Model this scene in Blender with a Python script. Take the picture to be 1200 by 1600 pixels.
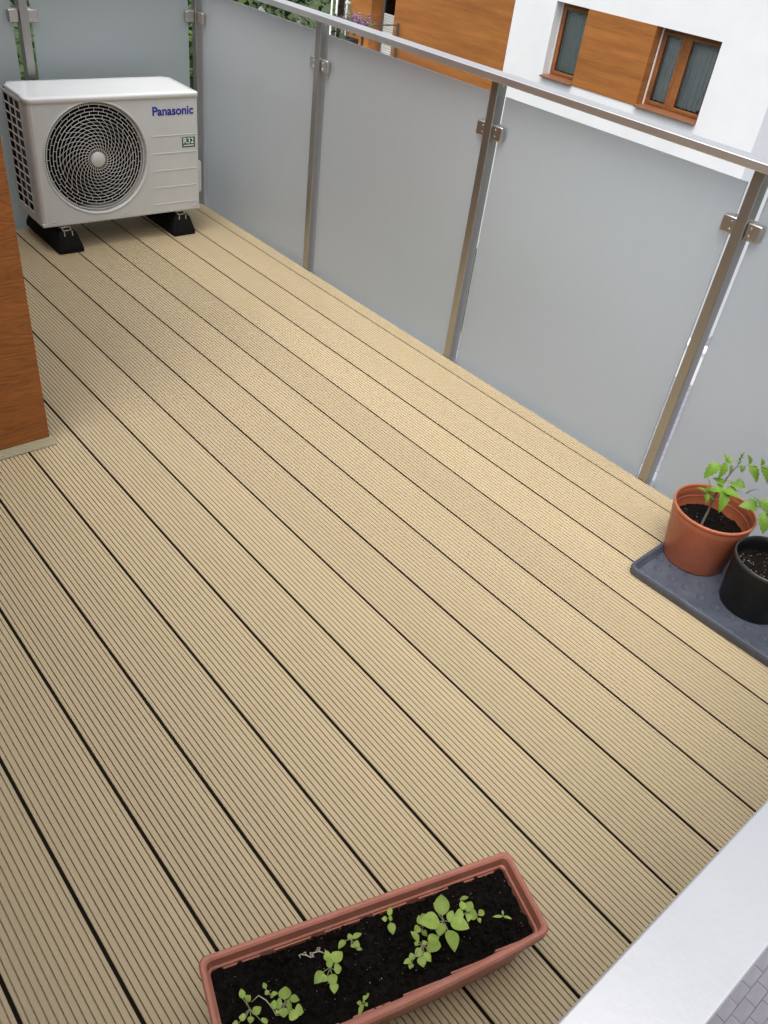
import bpy, bmesh, math, random
from mathutils import Vector, Matrix, noise
R = math.radians
random.seed(7)
for o in list(bpy.data.objects):
    bpy.data.objects.remove(o, do_unlink=True)
scn = bpy.context.scene
COL = scn.collection

# ------------------------------------------------------------------ camera
cam = bpy.data.cameras.new('camera')
cam_o = bpy.data.objects.new('camera', cam)
COL.objects.link(cam_o)
cam_o.location = (-2.26197, -2.9141, 1.58658)
cam_o.rotation_euler = (0.89964, -0.11542, -0.70015)
cam.sensor_fit = 'VERTICAL'
cam.sensor_height = 36.0
cam.lens = 1282.53 / 1600 * 36.0
cam.clip_start = 0.05
cam.clip_end = 2000
scn.camera = cam_o

# ------------------------------------------------------------------ sky and sun (bright overcast)
SUN_EL, SUN_AZ = 66.0, 250.0          # azimuth clockwise from +Y
world = bpy.data.worlds.new('World')
scn.world = world
world.use_nodes = True
wn, wl = world.node_tree.nodes, world.node_tree.links
sky = wn.new('ShaderNodeTexSky')
sky.sky_type = 'NISHITA'
sky.sun_disc = False
sky.sun_elevation = R(SUN_EL)
sky.sun_rotation = R(SUN_AZ)
sky.air_density = 1.0
sky.dust_density = 7.0
hs = wn.new('ShaderNodeHueSaturation')
hs.inputs['Saturation'].default_value = 0.36     # cloud veil
bg = wn['Background']
wl.new(sky.outputs[0], hs.inputs['Color'])
wl.new(hs.outputs[0], bg.inputs['Color'])
bg.inputs['Strength'].default_value = 0.15
sun = bpy.data.lights.new('sun', 'SUN')
sun.energy = 0.5
sun.angle = R(85)
sun.color = (1.0, 0.97, 0.92)
sun_o = bpy.data.objects.new('sun', sun)
COL.objects.link(sun_o)
sd = Vector((math.sin(R(SUN_AZ)) * math.cos(R(SUN_EL)), math.cos(R(SUN_AZ)) * math.cos(R(SUN_EL)), math.sin(R(SUN_EL))))
sun_o.rotation_euler = (-sd).to_track_quat('-Z', 'Y').to_euler()
sun_o.location = (0, 0, 20)
vs = scn.view_settings
vs.view_transform = 'Standard'
vs.look = 'None'
vs.gamma = 1.0
vs.use_curve_mapping = False
vs.exposure = 0.72

# ------------------------------------------------------------------ helpers
class MB:
    """collects shapes into one mesh"""
    def __init__(s):
        s.v, s.f, s.sm, s.m = [], [], [], Matrix.Identity(4)
    def add(s, vs_, fs, smooth=False):
        n = len(s.v)
        s.v += [tuple(s.m @ Vector(p)) for p in vs_]
        for f in fs:
            s.f.append([i + n for i in f]); s.sm.append(smooth)
        return s
    def box(s, x0, x1, y0, y1, z0, z1):
        return s.add([(x0, y0, z0), (x1, y0, z0), (x1, y1, z0), (x0, y1, z0), (x0, y0, z1), (x1, y0, z1), (x1, y1, z1), (x0, y1, z1)],
                     [(0, 3, 2, 1), (4, 5, 6, 7), (0, 1, 5, 4), (1, 2, 6, 5), (2, 3, 7, 6), (3, 0, 4, 7)])
    def rbox(s, x0, x1, y0, y1, z0, z1, b, seg=2):
        bm = bmesh.new()
        bmesh.ops.create_cube(bm, size=1.0)
        for v in bm.verts:
            v.co = Vector((x0 + (v.co.x + .5) * (x1 - x0), y0 + (v.co.y + .5) * (y1 - y0), z0 + (v.co.z + .5) * (z1 - z0)))
        bmesh.ops.bevel(bm, geom=list(bm.edges), offset=b, segments=seg, affect='EDGES', profile=0.5)
        bm.verts.index_update()
        bm.normal_update()
        flat = [f for f in bm.faces if max(abs(c) for c in f.normal) > .999]
        fl = set(flat)
        s.add([tuple(v.co) for v in bm.verts], [[v.index for v in f.verts] for f in flat], False)
        n = len(s.v) - len(bm.verts)
        for f in bm.faces:
            if f not in fl: s.f.append([v.index + n for v in f.verts]); s.sm.append(True)
        bm.free()
        return s
    def lathe(s, prof, c=(0, 0, 0), n=48, smooth=True, cap=False):
        vs_, fs = [], []
        for r, z in prof:
            for k in range(n):
                a = 2 * math.pi * k / n
                vs_.append((c[0] + r * math.cos(a), c[1] + r * math.sin(a), c[2] + z))
        for i in range(len(prof) - 1):
            for k in range(n):
                k2 = (k + 1) % n
                fs.append((i * n + k, i * n + k2, (i + 1) * n + k2, (i + 1) * n + k))
        if cap:
            fs.append(tuple(range(n - 1, -1, -1)))
            fs.append(tuple((len(prof) - 1) * n + k for k in range(n)))
        return s.add(vs_, fs, smooth)
    def tube(s, pts, rad, n=8, smooth=True):
        pts = [Vector(p) for p in pts]
        if not hasattr(rad, '__len__'): rad = [rad] * len(pts)
        vs_, fs = [], []
        up = Vector((0.13, 0.37, 0.92))
        for i, p in enumerate(pts):
            d = (pts[min(i + 1, len(pts) - 1)] - pts[max(i - 1, 0)]).normalized()
            a = d.cross(up)
            if a.length < 1e-4: a = d.cross(Vector((1, 0, 0)))
            a.normalize(); b = d.cross(a)
            for k in range(n):
                t = 2 * math.pi * k / n
                vs_.append(tuple(p + (a * math.cos(t) + b * math.sin(t)) * rad[i]))
        for i in range(len(pts) - 1):
            for k in range(n):
                k2 = (k + 1) % n
                fs.append((i * n + k, i * n + k2, (i + 1) * n + k2, (i + 1) * n + k))
        fs.append(tuple(range(n - 1, -1, -1))); fs.append(tuple((len(pts) - 1) * n + k for k in range(n)))
        return s.add(vs_, fs, smooth)
    def extrude(s, poly, axis, a, b, smooth=False):
        """closed 2-D polygon extruded along an axis: 'x' poly=(y,z), 'y' poly=(x,z), 'z' poly=(x,y)"""
        mk = {'x': lambda p, t: (t, p[0], p[1]), 'y': lambda p, t: (p[0], t, p[1]), 'z': lambda p, t: (p[0], p[1], t)}[axis]
        n = len(poly)
        vs_ = [mk(p, a) for p in poly] + [mk(p, b) for p in poly]
        fs = [(i, (i + 1) % n, n + (i + 1) % n, n + i) for i in range(n)]
        s.add(vs_, fs, smooth)
        s.add(vs_, [tuple(range(n - 1, -1, -1)), tuple(range(n, 2 * n))])
        return s
    def mesh(s, name):
        me = bpy.data.meshes.new(name)
        me.from_pydata(s.v, [], s.f)
        bm = bmesh.new(); bm.from_mesh(me)
        bmesh.ops.recalc_face_normals(bm, faces=bm.faces)
        bm.to_mesh(me); bm.free()
        me.polygons.foreach_set('use_smooth', s.sm[:len(me.polygons)] if len(s.sm) == len(me.polygons) else [False] * len(me.polygons))
        return me
    def build(s, name, mat, parent=None, bevel=0):
        me = s.mesh(name)
        me.materials.append(mat)
        return link(name, me, parent, bevel)

def link(name, me, parent=None, bevel=0):
    o = bpy.data.objects.new(name, me)
    COL.objects.link(o)
    if parent is not None: o.parent = parent
    if bevel:
        m = o.modifiers.new('bevel', 'BEVEL'); m.width = bevel; m.segments = 2; m.limit_method = 'ANGLE'; m.angle_limit = R(40)
    return o
def tag(o, label=None, cat=None, group=None, kind=None):
    if label: o['label'] = label
    if cat: o['category'] = cat
    if group: o['group'] = group
    if kind: o['kind'] = kind
    return o
def thing(name, label, cat, loc=(0, 0, 0), rz=0, group=None):
    o = bpy.data.objects.new(name, None)
    COL.objects.link(o)
    o.empty_display_size = 0.1
    o.location = loc; o.rotation_euler = (0, 0, rz)
    return tag(o, label, cat, group)

# ------------------------------------------------------------------ materials
def mat(name, col, rough=0.5, metal=0.0, var=0.0, scale=8.0, bump=0.0, bscale=60.0, spec=0.5, coat=0.0, stretch=(1, 1, 1), col2=None, detail=5, objrand=0.0, dust=0.0, dcol=(0.55, 0.52, 0.48), dscale=22.0):
    m = bpy.data.materials.new(name)
    m.use_nodes = True
    n, l = m.node_tree.nodes, m.node_tree.links
    p = n['Principled BSDF']
    p.inputs['Roughness'].default_value = rough
    p.inputs['Metallic'].default_value = metal
    p.inputs['Specular IOR Level'].default_value = spec
    p.inputs['Coat Weight'].default_value = coat
    p.inputs['Base Color'].default_value = (*col, 1)
    tc = n.new('ShaderNodeTexCoord'); mp = n.new('ShaderNodeMapping')
    mp.inputs['Scale'].default_value = stretch
    l.new(tc.outputs['Object'], mp.inputs['Vector'])
    if var or col2:
        nz = n.new('ShaderNodeTexNoise'); nz.inputs['Scale'].default_value = scale; nz.inputs['Detail'].default_value = detail
        nz.inputs['Roughness'].default_value = 0.6
        l.new(mp.outputs[0], nz.inputs['Vector'])
        rp = n.new('ShaderNodeValToRGB')
        a = col if col2 else tuple(c * (1 - var) for c in col)
        b = col2 if col2 else tuple(min(1, c * (1 + var)) for c in col)
        rp.color_ramp.elements[0].color = (*a, 1); rp.color_ramp.elements[1].color = (*b, 1)
        rp.color_ramp.elements[0].position = 0.32; rp.color_ramp.elements[1].position = 0.68
        l.new(nz.outputs[0], rp.inputs[0])
        out = rp.outputs[0]
        if objrand:
            oi = n.new('ShaderNodeObjectInfo'); mr = n.new('ShaderNodeMapRange')
            mr.inputs[3].default_value = 1 - objrand; mr.inputs[4].default_value = 1 + objrand
            l.new(oi.outputs['Random'], mr.inputs[0])
            hv = n.new('ShaderNodeHueSaturation'); l.new(mr.outputs[0], hv.inputs['Value']); l.new(out, hv.inputs['Color']); out = hv.outputs[0]
        if dust:
            dn = n.new('ShaderNodeTexNoise'); dn.inputs['Scale'].default_value = dscale; dn.inputs['Detail'].default_value = 8; dn.inputs['Roughness'].default_value = 0.75
            l.new(tc.outputs['Object'], dn.inputs['Vector'])
            dr_ = n.new('ShaderNodeMapRange'); dr_.inputs[1].default_value = 0.52; dr_.inputs[2].default_value = 0.78; dr_.inputs[4].default_value = dust
            l.new(dn.outputs[0], dr_.inputs[0])
            dm_ = n.new('ShaderNodeMix'); dm_.data_type = 'RGBA'; dm_.inputs[7].default_value = (*dcol, 1)
            l.new(dr_.outputs[0], dm_.inputs[0]); l.new(out, dm_.inputs[6]); out = dm_.outputs[2]
        l.new(out, p.inputs['Base Color'])
    if bump:
        nb = n.new('ShaderNodeTexNoise'); nb.inputs['Scale'].default_value = bscale; nb.inputs['Detail'].default_value = 4
        l.new(mp.outputs[0], nb.inputs['Vector'])
        b = n.new('ShaderNodeBump'); b.inputs['Strength'].default_value = bump; b.inputs['Distance'].default_value = 0.01
        l.new(nb.outputs[0], b.inputs['Height']); l.new(b.outputs[0], p.inputs['Normal'])
    return m

def wood_mat(name, dark, light, stretch, wscale=2.2, rough=0.42, dist=9.0, line=0.28):
    m = bpy.data.materials.new(name); m.use_nodes = True
    n, l = m.node_tree.nodes, m.node_tree.links
    p = n['Principled BSDF']; p.inputs['Roughness'].default_value = rough
    tc = n.new('ShaderNodeTexCoord'); mp = n.new('ShaderNodeMapping'); mp.inputs['Scale'].default_value = stretch
    l.new(tc.outputs['Object'], mp.inputs['Vector'])
    big = n.new('ShaderNodeTexNoise'); big.inputs['Scale'].default_value = 1.3; big.inputs['Detail'].default_value = 2
    l.new(mp.outputs[0], big.inputs['Vector'])
    mul = n.new('ShaderNodeMath'); mul.operation = 'MULTIPLY'; mul.inputs[1].default_value = dist * 2.2
    l.new(big.outputs[0], mul.inputs[0])
    sn = n.new('ShaderNodeMath'); sn.operation = 'SINE'
    m2 = n.new('ShaderNodeMath'); m2.operation = 'MULTIPLY'; m2.inputs[1].default_value = wscale * 3
    l.new(mul.outputs[0], m2.inputs[0]); l.new(m2.outputs[0], sn.inputs[0])
    fine = n.new('ShaderNodeTexNoise'); fine.inputs['Scale'].default_value = 14; fine.inputs['Detail'].default_value = 6; fine.inputs['Roughness'].default_value = 0.7
    l.new(mp.outputs[0], fine.inputs['Vector'])
    patch = n.new('ShaderNodeTexNoise'); patch.inputs['Scale'].default_value = 2.4; patch.inputs['Detail'].default_value = 3
    l.new(mp.outputs[0], patch.inputs['Vector'])
    a1 = n.new('ShaderNodeMath'); a1.operation = 'MULTIPLY_ADD'; a1.inputs[1].default_value = line; a1.inputs[2].default_value = -0.35 - line
    ab = n.new('ShaderNodeMath'); ab.operation = 'ABSOLUTE'; pw = n.new('ShaderNodeMath'); pw.operation = 'POWER'; pw.inputs[1].default_value = 0.45
    l.new(sn.outputs[0], ab.inputs[0]); l.new(ab.outputs[0], pw.inputs[0]); l.new(pw.outputs[0], a1.inputs[0])
    a2 = n.new('ShaderNodeMath'); a2.operation = 'MULTIPLY_ADD'; a2.inputs[1].default_value = 0.9
    l.new(fine.outputs[0], a2.inputs[0]); l.new(a1.outputs[0], a2.inputs[2])
    a3 = n.new('ShaderNodeMath'); a3.operation = 'MULTIPLY_ADD'; a3.inputs[1].default_value = 0.9
    l.new(patch.outputs[0], a3.inputs[0]); l.new(a2.outputs[0], a3.inputs[2])
    rp = n.new('ShaderNodeValToRGB')
    rp.color_ramp.elements[0].color = (*dark, 1); rp.color_ramp.elements[1].color = (*light, 1)
    rp.color_ramp.elements[0].position = 0.2; rp.color_ramp.elements[1].position = 0.8
    l.new(a3.outputs[0], rp.inputs[0]); l.new(rp.outputs[0], p.inputs['Base Color'])
    b = n.new('ShaderNodeBump'); b.inputs['Strength'].default_value = 0.15; b.inputs['Distance'].default_value = 0.004
    l.new(sn.outputs[0], b.inputs['Height']); l.new(b.outputs[0], p.inputs['Normal'])
    return m

M = {}
M['deck'] = mat('deck_composite', (0.492, 0.399, 0.249), 0.62, var=0.06, scale=3, dust=0.14, dcol=(0.42, 0.31, 0.20), dscale=3, stretch=(1, 0.25, 1), objrand=0.05, spec=0.35)
M['deck_trim'] = mat('trim_composite', (0.34, 0.30, 0.19), 0.62, var=0.08, scale=8)
M['joint'] = mat('gap_shade', (0.008, 0.007, 0.006), 0.9, col2=(0.016, 0.012, 0.008), scale=6, spec=0.05)  # near-black, carries the shade of the board gaps as colour
M['slab'] = mat('dark_slab', (0.035, 0.028, 0.022), 0.9, var=0.3, scale=12)
M['ledge'] = mat('ledge_metal', (0.72, 0.73, 0.74), 0.5, var=0.05)
M['plaster'] = mat('white_plaster', (0.745, 0.77, 0.785), 0.85, var=0.03, scale=1.5, bump=0.15, bscale=180)
M['house'] = mat('house_plaster', (0.50, 0.49, 0.47), 0.85, var=0.04, scale=2, bump=0.15, bscale=180)
M['wood'] = wood_mat('wood_grain_panel', (0.20, 0.060, 0.011), (0.355, 0.115, 0.020), (1.1, 1.1, 7.5))
M['clad'] = wood_mat('wood_cladding', (0.215, 0.075, 0.015), (0.40, 0.155, 0.036), (0.5, 0.16, 3.0), wscale=0.6, rough=0.5, dist=3, line=0.12)
M['frame'] = wood_mat('window_frame_wood', (0.15, 0.05, 0.015), (0.33, 0.125, 0.035), (1, 1, 1), rough=0.4)
M['sill'] = mat('sill_brown', (0.21, 0.092, 0.045), 0.4, var=0.1)
M['steel'] = mat('brushed_steel', (0.43, 0.42, 0.40), 0.40, 1.0, var=0.04, scale=30, bump=0.02, bscale=300, stretch=(1, 1, 0.02))
M['rail'] = mat('brushed_rail', (0.80, 0.80, 0.795), 0.44, 1.0, var=0.05, scale=5, dust=0.15, dcol=(0.70, 0.68, 0.65), dscale=6, bump=0.015, bscale=200)
M['clampm'] = mat('clamp_steel', (0.60, 0.585, 0.56), 0.36, 1.0, var=0.05, scale=40)
M['bolt'] = mat('zinc_bolt', (0.65, 0.65, 0.66), 0.3, 1.0)
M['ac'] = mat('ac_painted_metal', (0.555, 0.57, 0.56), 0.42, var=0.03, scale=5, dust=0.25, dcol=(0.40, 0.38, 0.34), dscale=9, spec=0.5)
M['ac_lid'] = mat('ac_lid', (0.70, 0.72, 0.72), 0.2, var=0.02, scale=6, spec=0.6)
M['ac_grille'] = mat('ac_grille_plastic', (0.60, 0.60, 0.58), 0.4)
M['dark'] = mat('cavity_shade', (0.005, 0.005, 0.006), 0.8, spec=0.1)  # near-black, puts the shade inside the fan opening into the colour
M['fan'] = mat('fan_blade', (0.010, 0.010, 0.011), 0.6, spec=0.2)
M['coil'] = mat('coil_fins', (0.02, 0.022, 0.024), 0.4, 0.4, var=0.3, scale=80)
M['blue'] = mat('lettering_blue', (0.008, 0.02, 0.30), 0.35)
M['stick'] = mat('sticker_green', (0.006, 0.085, 0.05), 0.4)
M['stickw'] = mat('sticker_white', (0.8, 0.82, 0.8), 0.4)
M['rubber'] = mat('black_rubber', (0.008, 0.008, 0.008), 0.85, var=0.4, scale=60, bump=0.3, bscale=150, spec=0.15)
M['terra'] = mat('terracotta_plastic', (0.42, 0.120, 0.055), 0.42, var=0.11, scale=9, dust=0.28, dcol=(0.45, 0.30, 0.24), bump=0.03, bscale=40)
M['rose'] = mat('planter_plastic', (0.43, 0.160, 0.108), 0.45, var=0.12, scale=9, dust=0.5, dcol=(0.50, 0.34, 0.29), dscale=28, bump=0.03, bscale=60)
M['blackpot'] = mat('black_plastic', (0.008, 0.008, 0.008), 0.45, var=0.5, scale=14, spec=0.3, dust=0.4, dcol=(0.05, 0.048, 0.045))
M['potrim'] = mat('black_plastic_rim', (0.035, 0.035, 0.034), 0.3)
M['tray'] = mat('blue_grey_plastic', (0.068, 0.080, 0.108), 0.45, var=0.25, scale=7, dust=0.55, dcol=(0.16, 0.16, 0.165), dscale=16, bump=0.06, bscale=40)
M['soil'] = mat('potting_soil', (0.003, 0.0026, 0.0023), 0.95, col2=(0.013, 0.010, 0.008), scale=90, bump=1.0, bscale=170, spec=0.12)
M['perlite'] = mat('pale_specks', (0.42, 0.40, 0.36), 0.8)
M['stem'] = mat('pale_stem', (0.33, 0.33, 0.19), 0.6)
M['tstem'] = mat('tomato_stem', (0.13, 0.115, 0.10), 0.7, col2=(0.22, 0.20, 0.15), scale=60)
M['withered'] = mat('withered_stem', (0.50, 0.46, 0.36), 0.8)
M['white_paint'] = mat('white_paint', (0.80, 0.80, 0.80), 0.4)
M['grey_metal'] = mat('grey_metal', (0.13, 0.125, 0.125), 0.4, 0.3)
M['post_stone'] = mat('grey_stone', (0.22, 0.215, 0.20), 0.85, var=0.2, scale=12)
M['box_dark'] = mat('anthracite_box', (0.06, 0.06, 0.068), 0.6)
M['blind'] = mat('blind_slat', (0.50, 0.53, 0.51), 0.5)
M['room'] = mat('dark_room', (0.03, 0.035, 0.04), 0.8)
M['curtain'] = mat('net_curtain', (0.62, 0.66, 0.68), 0.9, var=0.06, scale=6)
M['bark'] = mat('bark', (0.075, 0.055, 0.04), 0.9, var=0.35, scale=14, bump=0.6, bscale=30)
M['petal'] = mat('purple_petal', (0.42, 0.16, 0.46), 0.6, var=0.3, scale=20)
M['lawn'] = mat('lawn', (0.035, 0.06, 0.016), 0.95, var=0.5, scale=3, bump=0.6, bscale=50)
M['asphalt'] = mat('asphalt', (0.055, 0.055, 0.058), 0.9, var=0.25, scale=6)

def leaf_mat(name, c1, c2, scale, rough=0.45, trans=0.35, objrand=0.0):
    m = mat(name, c1, rough, col2=c2, scale=scale, objrand=objrand, bump=0.1, bscale=200)
    n, l = m.node_tree.nodes, m.node_tree.links
    p = n['Principled BSDF']; out = n['Material Output']
    tr = n.new('ShaderNodeBsdfTranslucent'); mx = n.new('ShaderNodeMixShader')
    src = p.inputs['Base Color'].links[0].from_socket
    l.new(src, tr.inputs['Color']); mx.inputs[0].default_value = trans
    l.new(p.outputs[0], mx.inputs[1]); l.new(tr.outputs[0], mx.inputs[2]); l.new(mx.outputs[0], out.inputs['Surface'])
    return m
M['leaf'] = leaf_mat('basil_leaf', (0.31, 0.47, 0.06), (0.46, 0.60, 0.15), 60, objrand=0.18)
M['tleaf'] = leaf_mat('tomato_leaf', (0.12, 0.26, 0.02), (0.21, 0.37, 0.045), 30, objrand=0.16)
M['paleleaf'] = leaf_mat('pale_leaf', (0.30, 0.36, 0.20), (0.42, 0.46, 0.28), 60)
M['tree_a'] = leaf_mat('tree_leaf_mid', (0.020, 0.05, 0.008), (0.075, 0.14, 0.022), 2.0, 0.5, 0.25)
M['tree_b'] = leaf_mat('tree_leaf_dark', (0.012, 0.03, 0.008), (0.045, 0.085, 0.02), 2.0, 0.5, 0.25)
M['tree_c'] = leaf_mat('tree_leaf_olive', (0.055, 0.07, 0.015), (0.15, 0.165, 0.05), 2.0, 0.5, 0.25)
M['flower_leaf'] = leaf_mat('flower_leaf', (0.16, 0.19, 0.10), (0.34, 0.36, 0.22), 9, 0.5, 0.25)

def frosted():
    m = bpy.data.materials.new('frosted_glass'); m.use_nodes = True
    n, l = m.node_tree.nodes, m.node_tree.links
    out = n['Material Output']; n.remove(n['Principled BSDF'])
    tr = n.new('ShaderNodeBsdfTranslucent'); tr.inputs[0].default_value = (0.845, 0.905, 0.935, 1)
    rf = n.new('ShaderNodeBsdfRefraction'); rf.inputs['Roughness'].default_value = 0.62; rf.inputs['IOR'].default_value = 1.12
    rf.inputs[0].default_value = (0.92, 0.95, 0.96, 1)
    df = n.new('ShaderNodeBsdfDiffuse'); df.inputs[0].default_value = (0.55, 0.58, 0.59, 1)
    m1 = n.new('ShaderNodeMixShader'); m1.inputs[0].default_value = 0.35
    l.new(rf.outputs[0], m1.inputs[1]); l.new(tr.outputs[0], m1.inputs[2])
    m2 = n.new('ShaderNodeMixShader'); tc = n.new('ShaderNodeTexCoord'); mp = n.new('ShaderNodeMapping'); mp.inputs['Scale'].default_value = (9, 9, 1.6)
    nz = n.new('ShaderNodeTexNoise'); nz.inputs['Scale'].default_value = 1.6; nz.inputs['Detail'].default_value = 7; nz.inputs['Roughness'].default_value = 0.62
    l.new(tc.outputs['Object'], mp.inputs[0]); l.new(mp.outputs[0], nz.inputs['Vector'])
    mr = n.new('ShaderNodeMapRange'); mr.inputs[1].default_value = 0.3; mr.inputs[2].default_value = 0.75; mr.inputs[3].default_value = 0.31; mr.inputs[4].default_value = 0.36
    l.new(nz.outputs[0], mr.inputs[0]); l.new(mr.outputs[0], m2.inputs[0])
    l.new(m1.outputs[0], m2.inputs[1]); l.new(df.outputs[0], m2.inputs[2])
    gl = n.new('ShaderNodeBsdfGlossy'); gl.inputs['Roughness'].default_value = 0.38; gl.inputs[0].default_value = (1, 1, 1, 1)
    fr = n.new('ShaderNodeFresnel'); fr.inputs[0].default_value = 1.35
    m3 = n.new('ShaderNodeMixShader')
    l.new(fr.outputs[0], m3.inputs[0]); l.new(m2.outputs[0], m3.inputs[1]); l.new(gl.outputs[0], m3.inputs[2])
    l.new(m3.outputs[0], out.inputs['Surface'])
    return m
M['frosted'] = frosted()
def pane_mat():
    m = bpy.data.materials.new('window_pane'); m.use_nodes = True
    n, l = m.node_tree.nodes, m.node_tree.links
    out = n['Material Output']; n.remove(n['Principled BSDF'])
    t = n.new('ShaderNodeBsdfTransparent'); t.inputs[0].default_value = (0.86, 0.88, 0.88, 1)
    g = n.new('ShaderNodeBsdfGlossy'); g.inputs['Roughness'].default_value = 0.02
    f = n.new('ShaderNodeFresnel'); f.inputs[0].default_value = 1.45
    x = n.new('ShaderNodeMixShader')
    l.new(f.outputs[0], x.inputs[0]); l.new(t.outputs[0], x.inputs[1]); l.new(g.outputs[0], x.inputs[2]); l.new(x.outputs[0], out.inputs['Surface'])
    return m
M['pane'] = pane_mat()
def paving_mat():
    m = mat('block_paving', (0.25, 0.25, 0.285), 0.9)
    n, l = m.node_tree.nodes, m.node_tree.links
    p = n['Principled BSDF']
    tc = n.new('ShaderNodeTexCoord')
    br = n.new('ShaderNodeTexBrick')
    br.inputs['Scale'].default_value = 1.0
    br.inputs['Brick Width'].default_value = 0.2; br.inputs['Row Height'].default_value = 0.1
    br.inputs['Mortar Size'].default_value = 0.008
    br.inputs['Color1'].default_value = (0.22, 0.22, 0.265, 1); br.inputs['Color2'].default_value = (0.185, 0.18, 0.215, 1)
    br.inputs['Mortar'].default_value = (0.25, 0.25, 0.29, 1)
    l.new(tc.outputs['Object'], br.inputs['Vector']); l.new(br.outputs[0], p.inputs['Base Color'])
    return m
M['paving'] = paving_mat()
M['paver'] = mat('paver', (0.20, 0.195, 0.22), 0.9, var=0.08, scale=9, objrand=0.04)

# ------------------------------------------------------------------ ground
GZ = -5.15
g = MB().add([(-400, -400, GZ), (400, -400, GZ), (400, 400, GZ), (-400, 400, GZ)], [(0, 1, 2, 3)]).build('ground', M['lawn'])
tag(g, kind='structure')
pv = MB().add([(-8, -30, GZ + .004), (22, -30, GZ + .004), (22, 6.5, GZ + .004), (-8, 6.5, GZ + .004)], [(0, 1, 2, 3)]).build('pavement', M['paving'])
tag(pv, kind='structure')
pm = MB().box(-.0975, .0975, -.0475, .0475, 0, .012).mesh('paver'); pm.materials.append(M['paver'])
for j in range(15):
    for i in range(9):
        o = link('paver', pm, pv)
        o.location = (1.6 + i * .2 + (.1 if j % 2 else 0), -4.05 + j * .1, GZ + random.uniform(.004, .0065))

# ------------------------------------------------------------------ own house: slab, deck, wall
PT = 0.16
Y0, Y1 = -2.858, 1.135
sl = MB().box(-2.69, .066, -2.95, 1.3, -.25, -.046).build('balcony_slab', M['slab']); tag(sl, kind='structure')
lg = MB().box(.0661, .235, -2.95, 1.3, -.25, -.0495).build('ledge', M['ledge'], sl)
deck = bpy.data.objects.new('deck', None); COL.objects.link(deck); tag(deck, kind='structure')
def board_mesh(ng, width):
    """grooved plank, local x from 0 (far edge at the gap) to -width"""
    gp, gw, gd, th = .01234, .0026, .0095, .040
    prof = [(0, -th), (0, -.0012), (-.0012, 0)]
    for k in range(ng):
        c = -(.0086 + k * gp)
        prof += [(c + gw / 2, 0), (c + gw / 2 - .0003, -gd), (c - gw / 2 + .0003, -gd), (c - gw / 2, 0)]
    prof += [(-width + .0012, 0), (-width, -.0012), (-width, -th)]
    n = len(prof)
    vs_ = [(p[0], Y0, p[1]) for p in prof] + [(p[0], Y1, p[1]) for p in prof]
    fs = [(i, i + 1, n + i + 1, n + i) for i in range(n - 1)]
    fs += [tuple(range(n)), tuple(range(2 * n - 1, n - 1, -1))]
    me = bpy.data.meshes.new('deck_board')
    me.from_pydata(vs_, [], fs)
    me.materials.append(M['deck'])
    return me
bm_full = board_mesh(12, PT - .0072)
for i in range(17):
    o = link('deck_board', bm_full, deck)
    o.location = (-.0036 - i * PT, 0, random.uniform(-.0006, .0006))
stm = MB().box(-.0035, .0035, Y0, Y1, -.020, -.0022).mesh('gap_shade_strip'); stm.materials.append(M['joint'])  # dark strip added between boards so each gap reads as a black line
for i in range(17):
    o = link('gap_shade_strip', stm, deck); o.location = (-i * PT, 0, random.uniform(-.0006, .0004))
o = link('deck_board', board_mesh(5, .0638), deck); o.location = (.0036 + .0638, 0, 0)

hw = thing('unseen_house_wall', 'unseen plastered house wall along the inner side of the deck, sized to shade it', 'wall', (-2.70, 0, 0))
MB().box(-.35, 0, -9, 6, GZ, 2.7).build('plaster', M['house'], hw)  # out of view; position and height set to dim this side of the deck
cw = thing('clad_wall', 'corner of a house projection faced with glossy orange wood grain panel, standing on the deck', 'wall', (-1.5227, -.635, 0))
MB().box(-1.172, -.004, .004, 1.9, .003, 2.6).build('wall_core', M['house'], cw)
MB().box(-1.172, 0, -.004, .0035, .003, 2.6).build('wood_panel', M['wood'], cw)
MB().box(-.0038, .0002, .0037, 1.9, .003, 2.6).build('wood_panel', M['wood'], cw)
tp = [(-.0045, .003), (-.0045, .022)]
for k in range(5):
    y, z = -.0065 - k * .0038, .022 - k * .0034
    tp += [(y, z), (y - .0025, z - .0012), (y - .0030, z - .0030)]
tp += [(-.0265, .003)]
MB().extrude(tp, 'x', -1.172, .012).build('skirting', M['deck_trim'], cw)

# ------------------------------------------------------------------ railings
ZR0, ZR1 = 1.050, 1.0735
PW, PD = .034, .045
def clamp_parts(parent, lx, ly, axis, side, zc=.8875):
    """glass clamp on a post: two plates that hold the pane; axis = direction of the railing"""
    b = MB()
    L = .045
    for (d0, d1) in ((.004, .024), (.034, .042)):
        if axis == 'y':
            b.rbox(lx + d0, lx + d1, ly + (0 if side > 0 else -L), ly + (L if side > 0 else 0), zc - .025, zc + .025, .005)
        else:
            b.rbox(lx + (0 if side > 0 else -L), lx + (L if side > 0 else 0), ly + d0, ly + d1, zc - .025, zc + .025, .005)
    c = b.build('clamp', M['clampm'], parent)
    s = MB()
    for dz in (-.011, .011):
        t = .014 * side
        if axis == 'y': s.rbox(lx + .0025, lx + .0045, ly + t - .003, ly + t + .003, zc + dz - .003, zc + dz + .003, .001)
        else: s.rbox(lx + t - .003, lx + t + .003, ly + .0025, ly + .0045, zc + dz - .003, zc + dz + .003, .001)
    s.build('screw', M['bolt'], c)
    return c
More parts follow.
